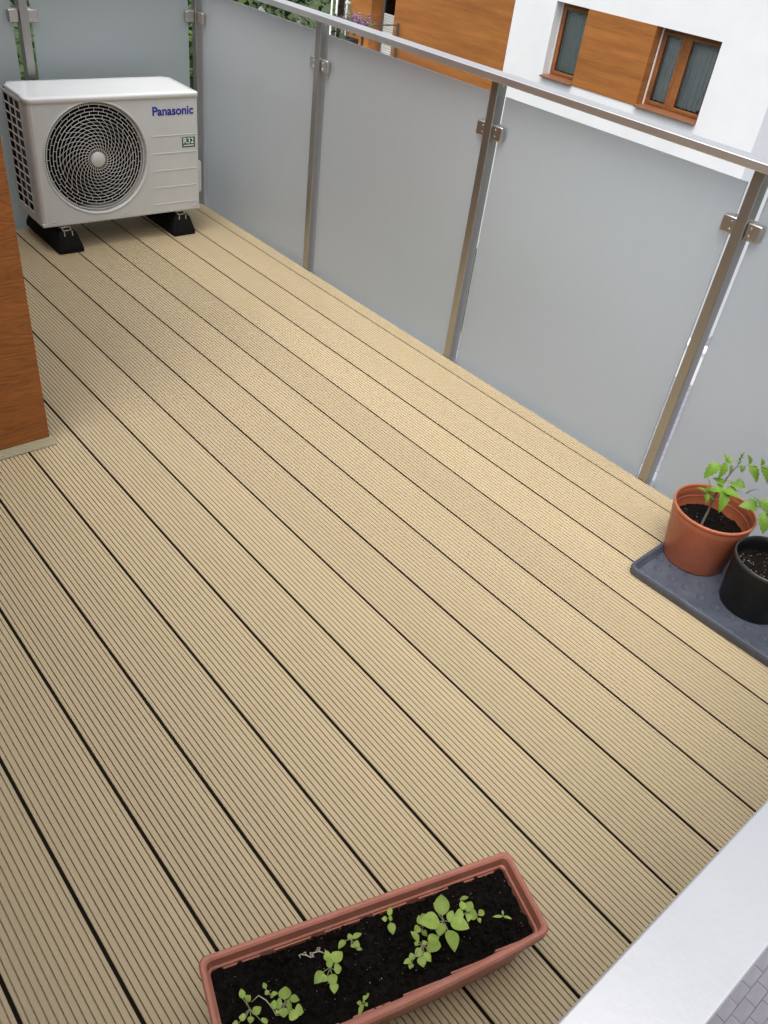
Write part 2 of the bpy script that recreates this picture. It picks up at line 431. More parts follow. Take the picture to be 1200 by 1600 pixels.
def post_part(parent, x0, y0, wx, wy, dirs):
    p = MB().rbox(x0, x0 + wx, y0, y0 + wy, -.02, ZR0 + .001, .0025).build('post', M['steel'], parent)
    MB().rbox(x0 - .004, x0 + wx + .012, y0 - .022, y0 + wy + .022, -.026, -.012, .002).build('base_plate', M['bolt'], p)
    MB().lathe([(.001, .003), (.004, .002), (.005, 0), (.005, -.003)], (0, 0, 0), 10).build('bolt', M['bolt'], p).matrix_local = Matrix.Translation((x0 + wx * .5, y0 - .0005, ZR0 - .015)) @ Matrix.Rotation(R(90), 4, 'X')
    for axis, side in dirs:
        if axis == 'y': clamp_parts(p, x0 + .005, y0 + (wy if side > 0 else 0), 'y', side)
        else: clamp_parts(p, x0 + (wx if side > 0 else 0), y0 + .005, 'x', side)
    return p
XP = .070
YP = [1.160, .155, -.853, -1.859, -2.866]
side = thing('balcony_railing', 'long steel and frosted glass railing beside the deck, facing the white building', 'railing', (XP, 0, 0))
MB().rbox(-.028, .038, -2.93, 1.21, ZR0, ZR1, .002).build('handrail', M['rail'], side)
for k, y in enumerate(YP):
    post_part(side, 0, y, PD, PW, [('y', 1)] * (k > 0) + [('y', -1)] * (k < 4) + ([('x', -1)] if k == 0 else []))
for k in range(4):
    MB().rbox(.030, .038, YP[k + 1] + PW + .021, YP[k] - .015, -.035, 1.003, .0012, 1).build('glass_panel', M['frosted'], side)
rear = thing('balcony_railing', 'frosted glass railing with steel posts close behind the air conditioner', 'railing', (0, 1.160, 0))
MB().rbox(-2.695, .040, -.028, .036, ZR0, ZR1, .002).build('handrail', M['rail'], rear)
XR = [-.776, -1.68, -2.58]
for x in XR: post_part(rear, x, 0, PW + .004, PD, [('x', 1), ('x', -1)])
xr = [XP] + XR
for k in range(3):
    MB().rbox(xr[k + 1] + PW + .026, xr[k] - .022, .030, .038, -.035, 1.003, .0012, 1).build('glass_panel', M['frosted'], rear)
near = thing('balcony_railing', 'short railing with broad pale steel handrail across the planter end of the deck', 'railing', (0, -2.930, 0))
MB().rbox(-2.695, .0405, 0, .057, ZR0, ZR1, .002).build('handrail', M['rail'], near)
for x in (-.95, -1.95): post_part(near, x, .008, PW, PD, [('x', 1), ('x', -1)])
xn = [XP, -.95, -1.95, -2.75]
for k in range(3):
    MB().rbox(xn[k + 1] + PW + .022, xn[k] - .02, .036, .044, -.035, 1.003, .0012, 1).build('glass_panel', M['frosted'], near)

# ------------------------------------------------------------------ air conditioner
W_, D_, Z0_, Z1_ = .787, .301, .125, .655
ac = thing('air_conditioner', 'white outdoor air conditioner unit with round fan grille and blue lettering', 'air conditioner', (-.936, .792, 0), R(-1.5))
FCX, FCZ, FR = .283, .396, .240
ZL = .634
# front panel: a plate with a round opening
x0, x1, z0, z1 = .022, W_ - .012, Z0_, ZL
NA = 96
angs = [2 * math.pi * k / NA for k in range(NA)]
cor = [math.atan2(zz - FCZ, xx - FCX) % (2 * math.pi) for xx in (x0, x1) for zz in (z0, z1)]
for a in cor:
    angs[min(range(NA), key=lambda k: abs(angs[k] - a))] = a
vs_, fs = [], []
for a in angs:
    ca, sa = math.cos(a), math.sin(a)
    ts = []
    if ca > 1e-9: ts.append((x1 - FCX) / ca)
    if ca < -1e-9: ts.append((x0 - FCX) / ca)
    if sa > 1e-9: ts.append((z1 - FCZ) / sa)
    if sa < -1e-9: ts.append((z0 - FCZ) / sa)
    t = min(ts); t = max(t, FR + .0005)
    vs_ += [(FCX + ca * t, 0, FCZ + sa * t), (FCX + ca * FR, 0, FCZ + sa * FR), (FCX + ca * (FR - .006), .012, FCZ + sa * (FR - .006)), (FCX + ca * (FR - .012), .045, FCZ + sa * (FR - .012))]
for k in range(NA):
    k2 = (k + 1) % NA
    for j in range(3):
        fs.append((4 * k + j, 4 * k2 + j, 4 * k2 + j + 1, 4 * k + j + 1))
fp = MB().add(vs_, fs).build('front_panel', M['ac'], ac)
# thin raised lip round the opening
prof = [(FR + .004, 0), (FR + .003, .0035), (FR - .002, .004), (FR - .005, 0)]
ring_m = MB().lathe([(r, z) for r, z in prof], (0, 0, 0), 96).build('fan_rim', M['ac'], ac)
ring_m.matrix_local = Matrix.Translation((FCX, 0.0005, FCZ)) @ Matrix.Rotation(R(90), 4, 'X')
# corner shells and sides
def arc(cx, cy, r, a0, a1, n=7): return [(cx + r * math.cos(R(a0 + (a1 - a0) * k / n)), cy + r * math.sin(R(a0 + (a1 - a0) * k / n))) for k in range(n + 1)]
left_out = arc(.022, .022, .022, 270, 180) + [(0, .075), (.004, .075), (.004, .022)] + arc(.022, .022, .018, 180, 270)
MB().extrude(left_out, 'z', Z0_, ZL, True).build('corner_post', M['ac'], ac)
right_out = arc(W_ - .012, .012, .012, 270, 360) + [(W_, D_), (W_ - .004, D_), (W_ - .004, .012)] + arc(W_ - .012, .012, .008, 360, 270)
MB().extrude(right_out, 'z', Z0_, ZL, True).build('side_panel', M['ac'], ac)
MB().box(.0045, W_ - .0045, D_ - .006, D_ - .001, Z0_ + .002, ZL).build('back_panel', M['coil'], ac)
MB().rbox(.001, W_ - .001, .001, D_ - .001, Z0_ - .006, Z0_ + .012, .003).build('base_pan', M['ac'], ac)
MB().box(.02, .024, .08, D_ - .01, Z0_ + .02, ZL - .01).build('coil', M['coil'], ac)
MB().box(.03, .60, .16, .165, Z0_ + .02, ZL - .01).build('fan_housing', M['dark'], ac)
# side grille: frame, bars and rungs standing proud of the coil
sg = MB()
ya, yb, za, zb = .0752, D_ - .006, Z0_ + .035, ZL - .012
sg.box(0, .005, ya, ya + .016, Z0_, ZL).box(0, .005, yb - .012, yb, Z0_, ZL)
sg.box(0, .005, ya + .0161, yb - .0121, Z0_, za).box(0, .005, ya + .0161, yb - .0121, zb, ZL)
sgo = sg.build('side_grille', M['ac'], ac)
barm = MB().rbox(.0005, .006, -.0032, .0032, za, zb, .0012).mesh('grille_bar'); barm.materials.append(M['ac_grille'])
for k in range(1, 3):
    o = link('grille_bar', barm, sgo); o.location = (0, ya + .016 + k * (yb - ya - .028) / 3, 0)
rungm = MB().rbox(.001, .005, ya + .015, yb - .011, -.0032, .0032, .0012).mesh('grille_rung'); rungm.materials.append(M['ac_grille'])
for k in range(1, 12):
    o = link('grille_rung', rungm, sgo); o.location = (0, 0, za + k * (zb - za) / 12)
# lid
ld = MB()
lid_out = arc(.026, .026, .030, 270, 180) + [(-.004, .055), (.002, .075), (.002, D_ - .05), (.03, D_ + .004)] + [(W_ - .02, D_ + .004), (W_ + .004, D_ - .02)] + arc(W_ - .012, .012, .016, 360, 270)
n = len(lid_out)
cxl, cyl = W_ / 2, D_ / 2
lev = [(0, ZL - .0005), (0, Z1_ - .006), (.0012, Z1_ - .0025), (.004, Z1_ - .0005), (.03, Z1_ + .0010)]
vs_ = []
for ins, z in lev:
    for (x, y) in lid_out:
        vs_.append((x - math.copysign(min(ins, abs(x - cxl)), x - cxl), y - math.copysign(min(ins, abs(y - cyl)), y - cyl), z))
fs = [(i * n + k, i * n + (k + 1) % n, (i + 1) * n + (k + 1) % n, (i + 1) * n + k) for i in range(len(lev) - 1) for k in range(n)]
fs += [tuple(range((len(lev) - 1) * n, len(lev) * n)), tuple(range(n - 1, -1, -1))]
ld.add(vs_, fs)
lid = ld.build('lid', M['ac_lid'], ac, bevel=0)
for p in lid.data.polygons: p.use_smooth = len(p.vertices) == 4
# embossed lines
for z in (.474, .396, .319, .241, .163):
    MB().rbox(.546, .766, -.0022, .001, z - .0018, z + .0018, .0012).build('embossed_line', M['ac'], fp)
# screws
for (x, z, y) in ((.300, .6445, -.0045), (.055, .140, -.001), (.40, .140, -.001), (.755, .140, -.001)):
    o = MB().lathe([(.0005, .003), (.0035, .0022), (.0048, 0)], (0, 0, 0), 10).build('screw', M['bolt'], ac)
    o.matrix_local = Matrix.Translation((x, y, z)) @ Matrix.Rotation(R(90), 4, 'X')
# valve cover
MB().rbox(W_ + .0005, W_ + .030, .03, .15, .185, .338, .012, 3).build('valve_cover', M['ac'], ac)
# fan grille
fg = bpy.data.objects.new('fan_grille', None); COL.objects.link(fg); fg.parent = ac
fg.matrix_local = Matrix.Translation((FCX, 0, FCZ)) @ Matrix.Rotation(R(90), 4, 'X')   # local z points out of the panel
radii = [.031 + .01384 * k for k in range(15)]      # last = .2248
def dome(r): return -.012 + .016 * (1 - (r / .23) ** 2)
for k, r in enumerate(radii):
    w = (.0014 if k < 10 else .0022) if k < 14 else .0042
    z = dome(r)
    MB().lathe([(r - w / 2, z - .0015), (r - w / 2, z + .001), (r, z + .0018), (r + w / 2, z + .001), (r + w / 2, z - .0015)], (0, 0, 0), 80 if k > 6 else 48).build('grille_ring', M['ac_grille'], fg)
MB().lathe([(.031, -.006), (.031, .005), (.0285, .0075), (.0005, .008)], (0, 0, 0), 40).build('hub_cap', M['ac_grille'], fg)
NS = 30
sp = MB(); off = 0.0
for k in range(14):
    ra, rb = radii[k], radii[k + 1]
    tw = R(6.5) if k < 10 else 0.0           # swirl inside, staggered cells outside
    z = min(dome(ra), dome(rb))
    for q in range(NS):
        a0 = off + 2 * math.pi * q / NS; a1 = a0 + tw
        p0, p1 = Vector((ra * math.cos(a0), ra * math.sin(a0), 0)), Vector((rb * math.cos(a1), rb * math.sin(a1), 0))
        t = (p1 - p0).normalized(); sd_ = Vector((-t.y, t.x, 0)) * .00085
        c4 = [p0 - sd_, p1 - sd_, p1 + sd_, p0 + sd_]
        sp.add([(p.x, p.y, z - .001) for p in c4] + [(p.x, p.y, z + .0008) for p in c4], [(0, 3, 2, 1), (4, 5, 6, 7), (0, 1, 5, 4), (1, 2, 6, 5), (2, 3, 7, 6), (3, 0, 4, 7)])
    off += tw if k < 10 else R(5.6)
o = sp.build('grille_spokes', M['ac_grille'], fg); o['kind'] = 'stuff'
# bell-mouth ribs between the grille and the rim
rb_ = MB()
for k in range(130):
    rb_.m = Matrix.Rotation(2 * math.pi * k / 130, 4, 'Z')
    rb_.add([(.2268, -.0012, -.014), (.2385, -.0012, -.004), (.2385, .0012, -.004), (.2268, .0012, -.014), (.2268, -.0016, -.030), (.2345, -.0016, -.030), (.2345, .0016, -.030), (.2268, .0016, -.030)],
            [(0, 1, 2, 3), (0, 4, 5, 1), (3, 2, 6, 7), (1, 5, 6, 2)])
o = rb_.build('rim_ribs', M['ac_grille'], fg); o['kind'] = 'stuff'
sh = MB().lathe([(.226, -.046), (.222, -.05), (.222, -.158), (.001, -.158)], (0, 0, 0), 64).build('shade_liner', M['dark'], ac)  # dark liner added so the grille openings read as deep shade
sh.matrix_local = fg.matrix_local.copy()
# fan
fan = MB()
for k in range(3):
    vs_, fs = [], []
    for i in range(7):
        r = .05 + .155 * i / 6
        for j in range(7):
            a = R(120 * k + (j / 6) * 78 + 14 * i / 6)
            vs_.append((r * math.cos(a), r * math.sin(a), -.085 + .05 * j / 6))
    for i in range(6):
        for j in range(6): fs.append((i * 7 + j, i * 7 + j + 1, i * 7 + j + 8, i * 7 + j + 7))
    fan.add(vs_, fs, True)
fan.lathe([(.055, -.09), (.055, -.04), (.045, -.034), (.001, -.032)], (0, 0, 0), 24)
fo = fan.build('fan', M['fan'], ac); fo.matrix_local = fg.matrix_local.copy()
# lettering
def text_mesh(s, name, m, width, parent, loc, bold=0.0, thick=.0006):
    cu = bpy.data.curves.new(name, 'FONT'); cu.body = s; cu.size = 1.0; cu.offset = bold; cu.extrude = 0.0
    t = bpy.data.objects.new('tmp', cu); COL.objects.link(t)
    bpy.context.view_layer.update()
    me = bpy.data.meshes.new_from_object(t.evaluated_get(bpy.context.evaluated_depsgraph_get()))
    bpy.data.objects.remove(t, do_unlink=True)
    xs = [v.co.x for v in me.vertices]; ys = [v.co.y for v in me.vertices]
    k = width / (max(xs) - min(xs))
    for v in me.vertices: v.co = ((v.co.x - min(xs)) * k, -thick, v.co.y * k)
    me.name = name; me.materials.clear(); me.materials.append(m)
    o = link(name, me, parent); o.location = loc
    return o
text_mesh('Panasonic', 'lettering', M['blue'], .205, ac, (.556, -.0008, .563), bold=.028)
stk = MB().rbox(.699, .766, -.0012, .0005, .416, .461, .0005).build('sticker', M['stick'], ac)
text_mesh('R32', 'sticker_lettering', M['stickw'], .054, stk, (.7055, -.0014, .4335), bold=.012)
MB().box(.706, .759, -.0018, -.0013, .4225, .4265).build('sticker_line', M['stickw'], stk)

# rubber feet under the unit
def foot(x, label):
    f = thing('rubber_foot', label, 'foot', (x, .757, 0), R(-1.0), group='rubber feet under the air conditioner')
    L, wb, wt, h = .405, .119, .066, .094
    vs_ = []
    for (w, e, z) in ((wb, 0, .0005), (wb, 0, .022), (wt + .02, .022, h - .012), (wt, .034, h)):
        vs_ += [(-w / 2, e, z), (w / 2, e, z), (w / 2, L - e, z), (-w / 2, L - e, z)]
    fs = [(0, 3, 2, 1), (12, 13, 14, 15)]
    for i in range(3):
        for k in range(4): fs.append((i * 4 + k, i * 4 + (k + 1) % 4, i * 4 + 4 + (k + 1) % 4, i * 4 + 4 + k))
    MB().add(vs_, fs).build('rubber_block', M['rubber'], f, bevel=.006)
    # slotted rail set in the top with a bolt that carries the unit
    ch = MB().box(-.020, .020, .036, L - .036, h - .001, h + .003)
    ch.box(-.020, -.016, .036, L - .036, h + .003, h + .010).box(.016, .020, .036, L - .036, h + .003, h + .010)
    c = ch.build('mounting_rail', M['bolt'], f)
    e = MB()
    e.box(-.020, -.016, .0195, .0355, h - .022, h + .003).box(.016, .020, .0195, .0355, h - .022, h + .003).box(-.0155, .0155, .026, .0355, h - .014, h - .010)
    e.build('rail_end', M['bolt'], f)
    for y in (.065, L - .07):
        b = MB().rbox(-.024, .024, y - .018, y + .018, h + .0105, h + .0145, .001)
        b.lathe([(.009, .0145), (.009, .021), (.0085, .0215), (.0005, .0215)], (0, y, h), 6, False)
        b.lathe([(.0045, .021), (.0045, .031), (.0005, .0312)], (0, y, h), 10)
        b.build('bolt', M['bolt'], f)
    return f
foot(-.831, 'black rubber foot under the side grille end of the air conditioner')
foot(-.2475, 'black rubber foot under the lettered end of the air conditioner')

# ------------------------------------------------------------------ leaves and soil
def leaf_mesh(base, tip, width, arch=.15, fold=.25, droop=.1, teeth=0, nt=9, nu=2, roll=0.0, shape=.8):
    """a leaf blade from base to tip: ovate outline, folded along the midrib, arched along its length"""
    base, tip = Vector(base), Vector(tip)
    d = tip - base; L = d.length; d.normalize()
    sidev = d.cross(Vector((0, 0, 1)))
    if sidev.length < .05: sidev = Vector((1, 0, 0))
    sidev.normalize(); up = sidev.cross(d)
    sidev, up = sidev * math.cos(roll) + up * math.sin(roll), up * math.cos(roll) - sidev * math.sin(roll)
    vs_, fs = [], []
    for i in range(nt + 1):
        t = i / nt
        hw = width / 2 * max(.02, math.sin(math.pi * min(1, t ** shape)) ** .8)
        if teeth: hw *= 1 - .38 * ((t * teeth) % 1.0) * (1 if .12 < t < .97 else 0)
        c = base + d * (L * t) + up * (L * (arch * math.sin(math.pi * t) - droop * t * t))
        for j in range(-nu, nu + 1):
            u = j / nu
            vs_.append(tuple(c + sidev * (hw * u) + up * (fold * hw * abs(u) ** 1.3) + d * (-.10 * hw * abs(u))))
    w = 2 * nu + 1
    for i in range(nt):
        for j in range(w - 1): fs.append((i * w + j, i * w + j + 1, (i + 1) * w + j + 1, (i + 1) * w + j))
    return vs_, fs
def soil_grid(name, inside, x0, x1, y0, y1, nx, ny, z, amp, parent, seed):
    vs_, fs, idx = [], [], {}
    for j in range(ny + 1):
        for i in range(nx + 1):
            x = x0 + (x1 - x0) * i / nx; y = y0 + (y1 - y0) * j / ny
            p = Vector((x * 38 + seed, y * 38, seed)); q = p * 2.7
            h = amp * (noise.noise(p * .35) * 1.1 + abs(noise.noise(p)) * 1.0 + .55 * noise.noise(q))
            idx[i, j] = len(vs_); vs_.append((x, y, z + h))
    for j in range(ny):
        for i in range(nx):
            cx = x0 + (x1 - x0) * (i + .5) / nx; cy = y0 + (y1 - y0) * (j + .5) / ny
            if inside(cx, cy): fs.append((idx[i, j], idx[i + 1, j], idx[i + 1, j + 1], idx[i, j + 1]))
    return MB().add(vs_, fs, True).build(name, M['soil'], parent)
def crumbs(name, m, parent, pts, rmin, rmax):
    b = MB()
    for (x, y, z) in pts:
        r = random.uniform(rmin, rmax)
        a = random.uniform(0, 6.28)
        b.m = Matrix.Translation((x, y, z)) @ Matrix.Rotation(a, 4, 'Z') @ Matrix.Rotation(random.uniform(-.6, .6), 4, 'X')
        s = [r * random.uniform(.6, 1.3) for _ in range(6)]
        b.add([(s[0], 0, 0), (0, s[1], 0), (-s[2], 0, 0), (0, -s[3], 0), (0, 0, s[4] * .8), (0, 0, -s[5] * .6)],
              [(0, 1, 4), (1, 2, 4), (2, 3, 4), (3, 0, 4), (1, 0, 5), (2, 1, 5), (3, 2, 5), (0, 3, 5)], False)
    o = b.build(name, m, parent); o['kind'] = 'stuff'
    return o

# ------------------------------------------------------------------ tray with two pots
tray = thing('plant_tray', 'shallow blue grey plastic tray under the two flower pots', 'tray', (-.383, -2.108, 0), R(2.0))
TW, TL_ = .385, .62
outer = [(0, 0), (TW, 0), (TW, -TL_), (0, -TL_)]
def rrect(x0, x1, y0, y1, r, n=5):
    pts = []
    for (cx, cy, a0) in ((x1 - r, y1 - r, 0), (x0 + r, y1 - r, 90), (x0 + r, y0 + r, 180), (x1 - r, y0 + r, 270)):
        for k in range(n + 1):
            a = R(a0 + 90 * k / n); pts.append((cx + r * math.cos(a), cy + r * math.sin(a)))
    return pts
def shell(rings, closed_bottom=True, close_top=False):
    """stack of equal-length outlines [(pts, z)] skinned into a surface"""
    n = len(rings[0][0]); vs_, fs = [], []
    for pts, z in rings: vs_ += [(p[0], p[1], z) for p in pts]
    for i in range(len(rings) - 1):
        for k in range(n): fs.append((i * n + k, i * n + (k + 1) % n, (i + 1) * n + (k + 1) % n, (i + 1) * n + k))
    if closed_bottom: fs.append(tuple(range((len(rings) - 1) * n, len(rings) * n)))
    if close_top: fs.append(tuple(range(n - 1, -1, -1)))
    return vs_, fs
tr = lambda i, r: rrect(i, TW - i, -TL_ + i, -i, max(r, .004))
v, f = shell([(tr(.004, .02), .001), (tr(.001, .022), .018), (tr(.0, .024), .022), (tr(.002, .024), .0290), (tr(.007, .02), .0305), (tr(.011, .018), .028), (tr(.021, .016), .0075)], True, True)
tb = MB().add(v, f, False).build('tray_body', M['tray'], tray)
dm = MB().lathe([(.0125, -.001), (.0135, .0005), (.0105, .0009), (.0095, .0002), (.0005, .0004)], (0, 0, 0), 14).mesh('stud'); dm.materials.append(M['tray'])
for i in range(7):
    for j in range(12):
        o = link('stud', dm, tb); o.location = (.035 + i * .052, -.04 - j * .05 - (.025 if i % 2 else 0) + .01, .0082)

def pot(name, label, loc, r_top, r_bot, h, rim, m, rim_m, soil_z):
    p = thing(name, label, 'flower pot', loc)
    prof = [(r_bot * .55, .004), (r_bot * .97, .004), (r_bot, .000), (r_bot + .002, .006), (r_top * .965, h - .036), (r_top * .972, h - .034), (r_top * .982, h - .012)]
    inn = [(r_top * .955, h - .012), (r_top * .955 - .003, h - .022), (r_top * .945, h - .03), (r_bot * .965, .008), (.001, .008)]
    MB().lathe(prof, n=64).build('pot_body', m, p)
    MB().lathe([(r_top * .982, h - .012), (r_top, h - .010), (r_top + .001, h - .003), (r_top * .99, h), (r_top * .962, h), (r_top * .955, h - .004)] + [(r_top * .955, h - .012)], n=64).build('rim', rim_m, p)
    MB().lathe(inn, n=64).build('inner_wall', m, p)
    ri = r_bot + (r_top * .93 - r_bot) * soil_z / h + .003
    s = soil_grid('soil', lambda x, y: x * x + y * y < ri * ri * 1.03, -ri * 1.04, ri * 1.04, -ri * 1.04, ri * 1.04, 56, 56, soil_z, .006, p, loc[0] * 50)
    return p, s, ri
tp_, ts_, ri = pot('terracotta_pot', 'terracotta coloured plastic pot with a tomato seedling', (-.140, -2.188, .0078), .121, .094, .192, .01, M['terra'], M['terra'], .118)
MB().lathe([(.1140, .1500), (.1120, .1508), (.1118, .1525), (.1146, .1535)], n=64).build('inner_ring', M['rose'], tp_)
crumbs('pale_specks', M['perlite'], ts_, [(.09 * math.sqrt(random.random()) * math.cos(a), .09 * math.sqrt(random.random()) * math.sin(a), .124) for a in [random.uniform(0, 6.28) for _ in range(26)]], .0006, .0014)
bp_, bs_, ri2 = pot('black_pot', 'black plastic pot of bare soil flecked with pale specks', (-.176, -2.410, .0078), .106, .090, .170, .008, M['blackpot'], M['potrim'], .120)
crumbs('pale_specks', M['perlite'], bs_, [(.085 * math.sqrt(random.random()) * math.cos(a), .085 * math.sqrt(random.random()) * math.sin(a), .126) for a in [random.uniform(0, 6.28) for _ in range(90)]], .0008, .0019)

# tomato seedling
tom = thing('tomato_plant', 'young tomato plant with jagged green leaves leaning out of the terracotta pot', 'plant', (0, 0, 0))
stem_pts = [(-.168, -2.180, .122), (-.164, -2.179, .143), (-.157, -2.178, .19), (-.147, -2.174, .244), (-.143, -2.179, .280), (-.142, -2.182, .306), (-.140, -2.187, .333), (-.138, -2.194, .36)]
tom.location = stem_pts[0]
def rel(p): return tuple(Vector(p) - Vector(stem_pts[0]))
MB().tube([rel(p) for p in stem_pts], [.0044, .0042, .0036, .0032, .003, .0026, .0022, .0014], 8).build('stem', M['tstem'], tom)
def compound(stalk, leaflets, m='tleaf', rad=.0011):
    """one leaf: a stalk with its leaflets (base, tip, width, roll)"""
    b = MB()
    for (ba, ti, w, ro) in leaflets:
        v, f = leaf_mesh(rel(ba), rel(ti), w * 1.2, arch=.10, fold=.22, droop=.10, teeth=5, nt=15, nu=2, roll=ro, shape=.62)
        b.add(v, f, True)
    o = b.build('leaf', M[m], tom)
    if stalk: MB().tube([rel(p) for p in stalk], [rad * 1.3] + [rad] * (len(stalk) - 1), 6).build('stalk', M['stem'], o)
    return o
compound([(-.140, -2.188, .337), (-.143, -2.178, .351), (-.149, -2.165, .355), (-.160, -2.155, .345)],
         [((-.160, -2.155, .345), (-.191, -2.136, .297), .034, .3), ((-.150, -2.164, .355), (-.146, -2.143, .375), .022, -.3), ((-.152, -2.162, .352), (-.168, -2.172, .306), .024, .5),
          ((-.144, -2.176, .351), (-.148, -2.186, .325), .017, .3), ((-.145, -2.172, .352), (-.135, -2.162, .371), .013, 0)])
compound([(-.143, -2.180, .290), (-.152, -2.192, .283), (-.158, -2.197, .279)],
         [((-.158, -2.196, .279), (-.188, -2.222, .223), .032, .2), ((-.157, -2.193, .279), (-.186, -2.160, .268), .028, .4), ((-.156, -2.196, .281), (-.152, -2.240, .279), .032, -.4), ((-.150, -2.186, .286), (-.158, -2.150, .296), .026, .2)])
compound([(-.142, -2.183, .300), (-.134, -2.196, .300), (-.128, -2.21, .300)], [((-.130, -2.204, .300), (-.124, -2.236, .300), .030, -.5), ((-.136, -2.194, .299), (-.150, -2.226, .296), .016, -.2)])
compound([(-.139, -2.192, .350), (-.134, -2.205, .363), (-.128, -2.222, .372), (-.118, -2.250, .383), (-.110, -2.27, .384)],
         [((-.129, -2.222, .372), (-.127, -2.262, .335), .027, -.4), ((-.130, -2.219, .372), (-.135, -2.207, .402), .023, .3), ((-.119, -2.248, .383), (-.110, -2.285, .338), .028, -.4), ((-.119, -2.247, .383), (-.120, -2.240, .405), .020, .2), ((-.134, -2.206, .364), (-.142, -2.213, .345), .014, -.2)])
compound([(-.143, -2.180, .285), (-.130, -2.21, .280), (-.122, -2.245, .283)], [((-.120, -2.246, .282), (-.112, -2.270, .313), .020, .4)])
compound([(-.146, -2.175, .250), (-.138, -2.215, .262), (-.132, -2.27, .272), (-.125, -2.323, .268)],
         [((-.132, -2.290, .272), (-.168, -2.256, .266), .036, .5), ((-.130, -2.30, .272), (-.112, -2.258, .283), .030, -.4), ((-.126, -2.318, .268), (-.150, -2.345, .215), .036, -.4), ((-.126, -2.318, .268), (-.110, -2.362, .262), .036, 0), ((-.128, -2.31, .27), (-.098, -2.31, .31), .030, 0)])
compound([(-.147, -2.174, .235), (-.165, -2.168, .245), (-.185, -2.162, .255)], [((-.184, -2.163, .255), (-.201, -2.136, .268), .017, 0), ((-.185, -2.162, .255), (-.199, -2.178, .234), .017, .2), ((-.180, -2.165, .254), (-.176, -2.150, .271), .015, 0), ((-.165, -2.168, .246), (-.168, -2.184, .236), .014, 0)])
compound(None, [((-.186, -2.148, .302), (-.183, -2.163, .266), .015, .5)], 'paleleaf')
tipb = MB()
for k in range(9):
    t = k / 8
    b0 = Vector((-.138, -2.193, .358 + .034 * t)); a = k * 2.3
    v, f = leaf_mesh(rel(b0), rel(b0 + Vector((.012 * math.cos(a) * (1 - .5 * t), .012 * math.sin(a) * (1 - .5 * t), .010))), .0055, nt=5, nu=1)
    tipb.add(v, f, True)
tipb.build('shoot_tip', M['tleaf'], tom)

# ------------------------------------------------------------------ planter trough with seedlings
PL, PWd, PH, ANG = .587, .159, .162, R(-17.85)
planter = thing('planter_box', 'long dusty rose plastic planter trough filled with dark soil', 'planter', (-1.732, -2.5335, 0), ANG)
def pr(dx, r):
    pts = rrect(-PL / 2 + dx, PL / 2 - dx, -PWd / 2 + dx, PWd / 2 - dx, r * .62, 10)
    a, b = pts[32], pts[33]                       # front long side, split so that it can bulge
    return pts[:33] + [(a[0] + (b[0] - a[0]) * k / 12, a[1]) for k in range(1, 12)] + pts[33:]
v, f = shell([(pr(.028, .02), .0008), (pr(.026, .022), .006), (pr(.009, .022), PH - .028), (pr(.0065, .022), PH - .0255), (pr(.0015, .024), PH - .0245), (pr(0, .024), PH - .004), (pr(.003, .022), PH), (pr(.008, .018), PH), (pr(.0115, .015), PH - .003),
              (pr(.0135, .014), PH - .022), (pr(.0165, .013), PH - .024), (pr(.026, .012), .01)], True, True)
def bow(x, y): return y - (.013 * (1 - (2 * x / PL) ** 2) + .022 * (.5 - x / PL)) * max(0, -2 * y / PWd)       # the long front side bulges
v = [(p[0], bow(p[0], p[1]), p[2]) for p in v]
pb = MB().add(v, f, False).build('trough', M['rose'], planter)
ribm = MB().rbox(-.033, .033, -.0012, .0018, -.024, .008, .001).mesh('inner_rib'); ribm.materials.append(M['rose'])
for k in range(6):
    for s in (-1, 1):
        o = link('inner_rib', ribm, pb); o.location = (-.225 + k * .09, bow(-.225 + k * .09, s * (PWd / 2 - .0185)), PH - .036)
        if s < 0: o.rotation_euler = (0, 0, math.pi)
SZ = .126
soil = soil_grid('soil', lambda x, y: abs(x) < PL / 2 - .0175 and abs(y) < PWd / 2 - .0175, -PL / 2 + .0165, PL / 2 - .0165, -PWd / 2 + .0165, PWd / 2 - .0165, 190, 50, SZ, .0100, planter, 3.3)
def rp(n, z=SZ + .004): return [(random.uniform(-PL / 2 + .022, PL / 2 - .022), random.uniform(-PWd / 2 + .022, PWd / 2 - .022), z + random.uniform(-.003, .004)) for _ in range(n)]
crumbs('soil_crumbs', M['soil'], soil, rp(1400), .0016, .0065)
crumbs('soil_clods', M['soil'], soil, rp(70, SZ + .006), .006, .0115)
crumbs('pale_specks', M['perlite'], soil, rp(150, SZ + .011), .0003, .0009)
for vt in soil.data.vertices: vt.co.y = bow(vt.co.x, vt.co.y)
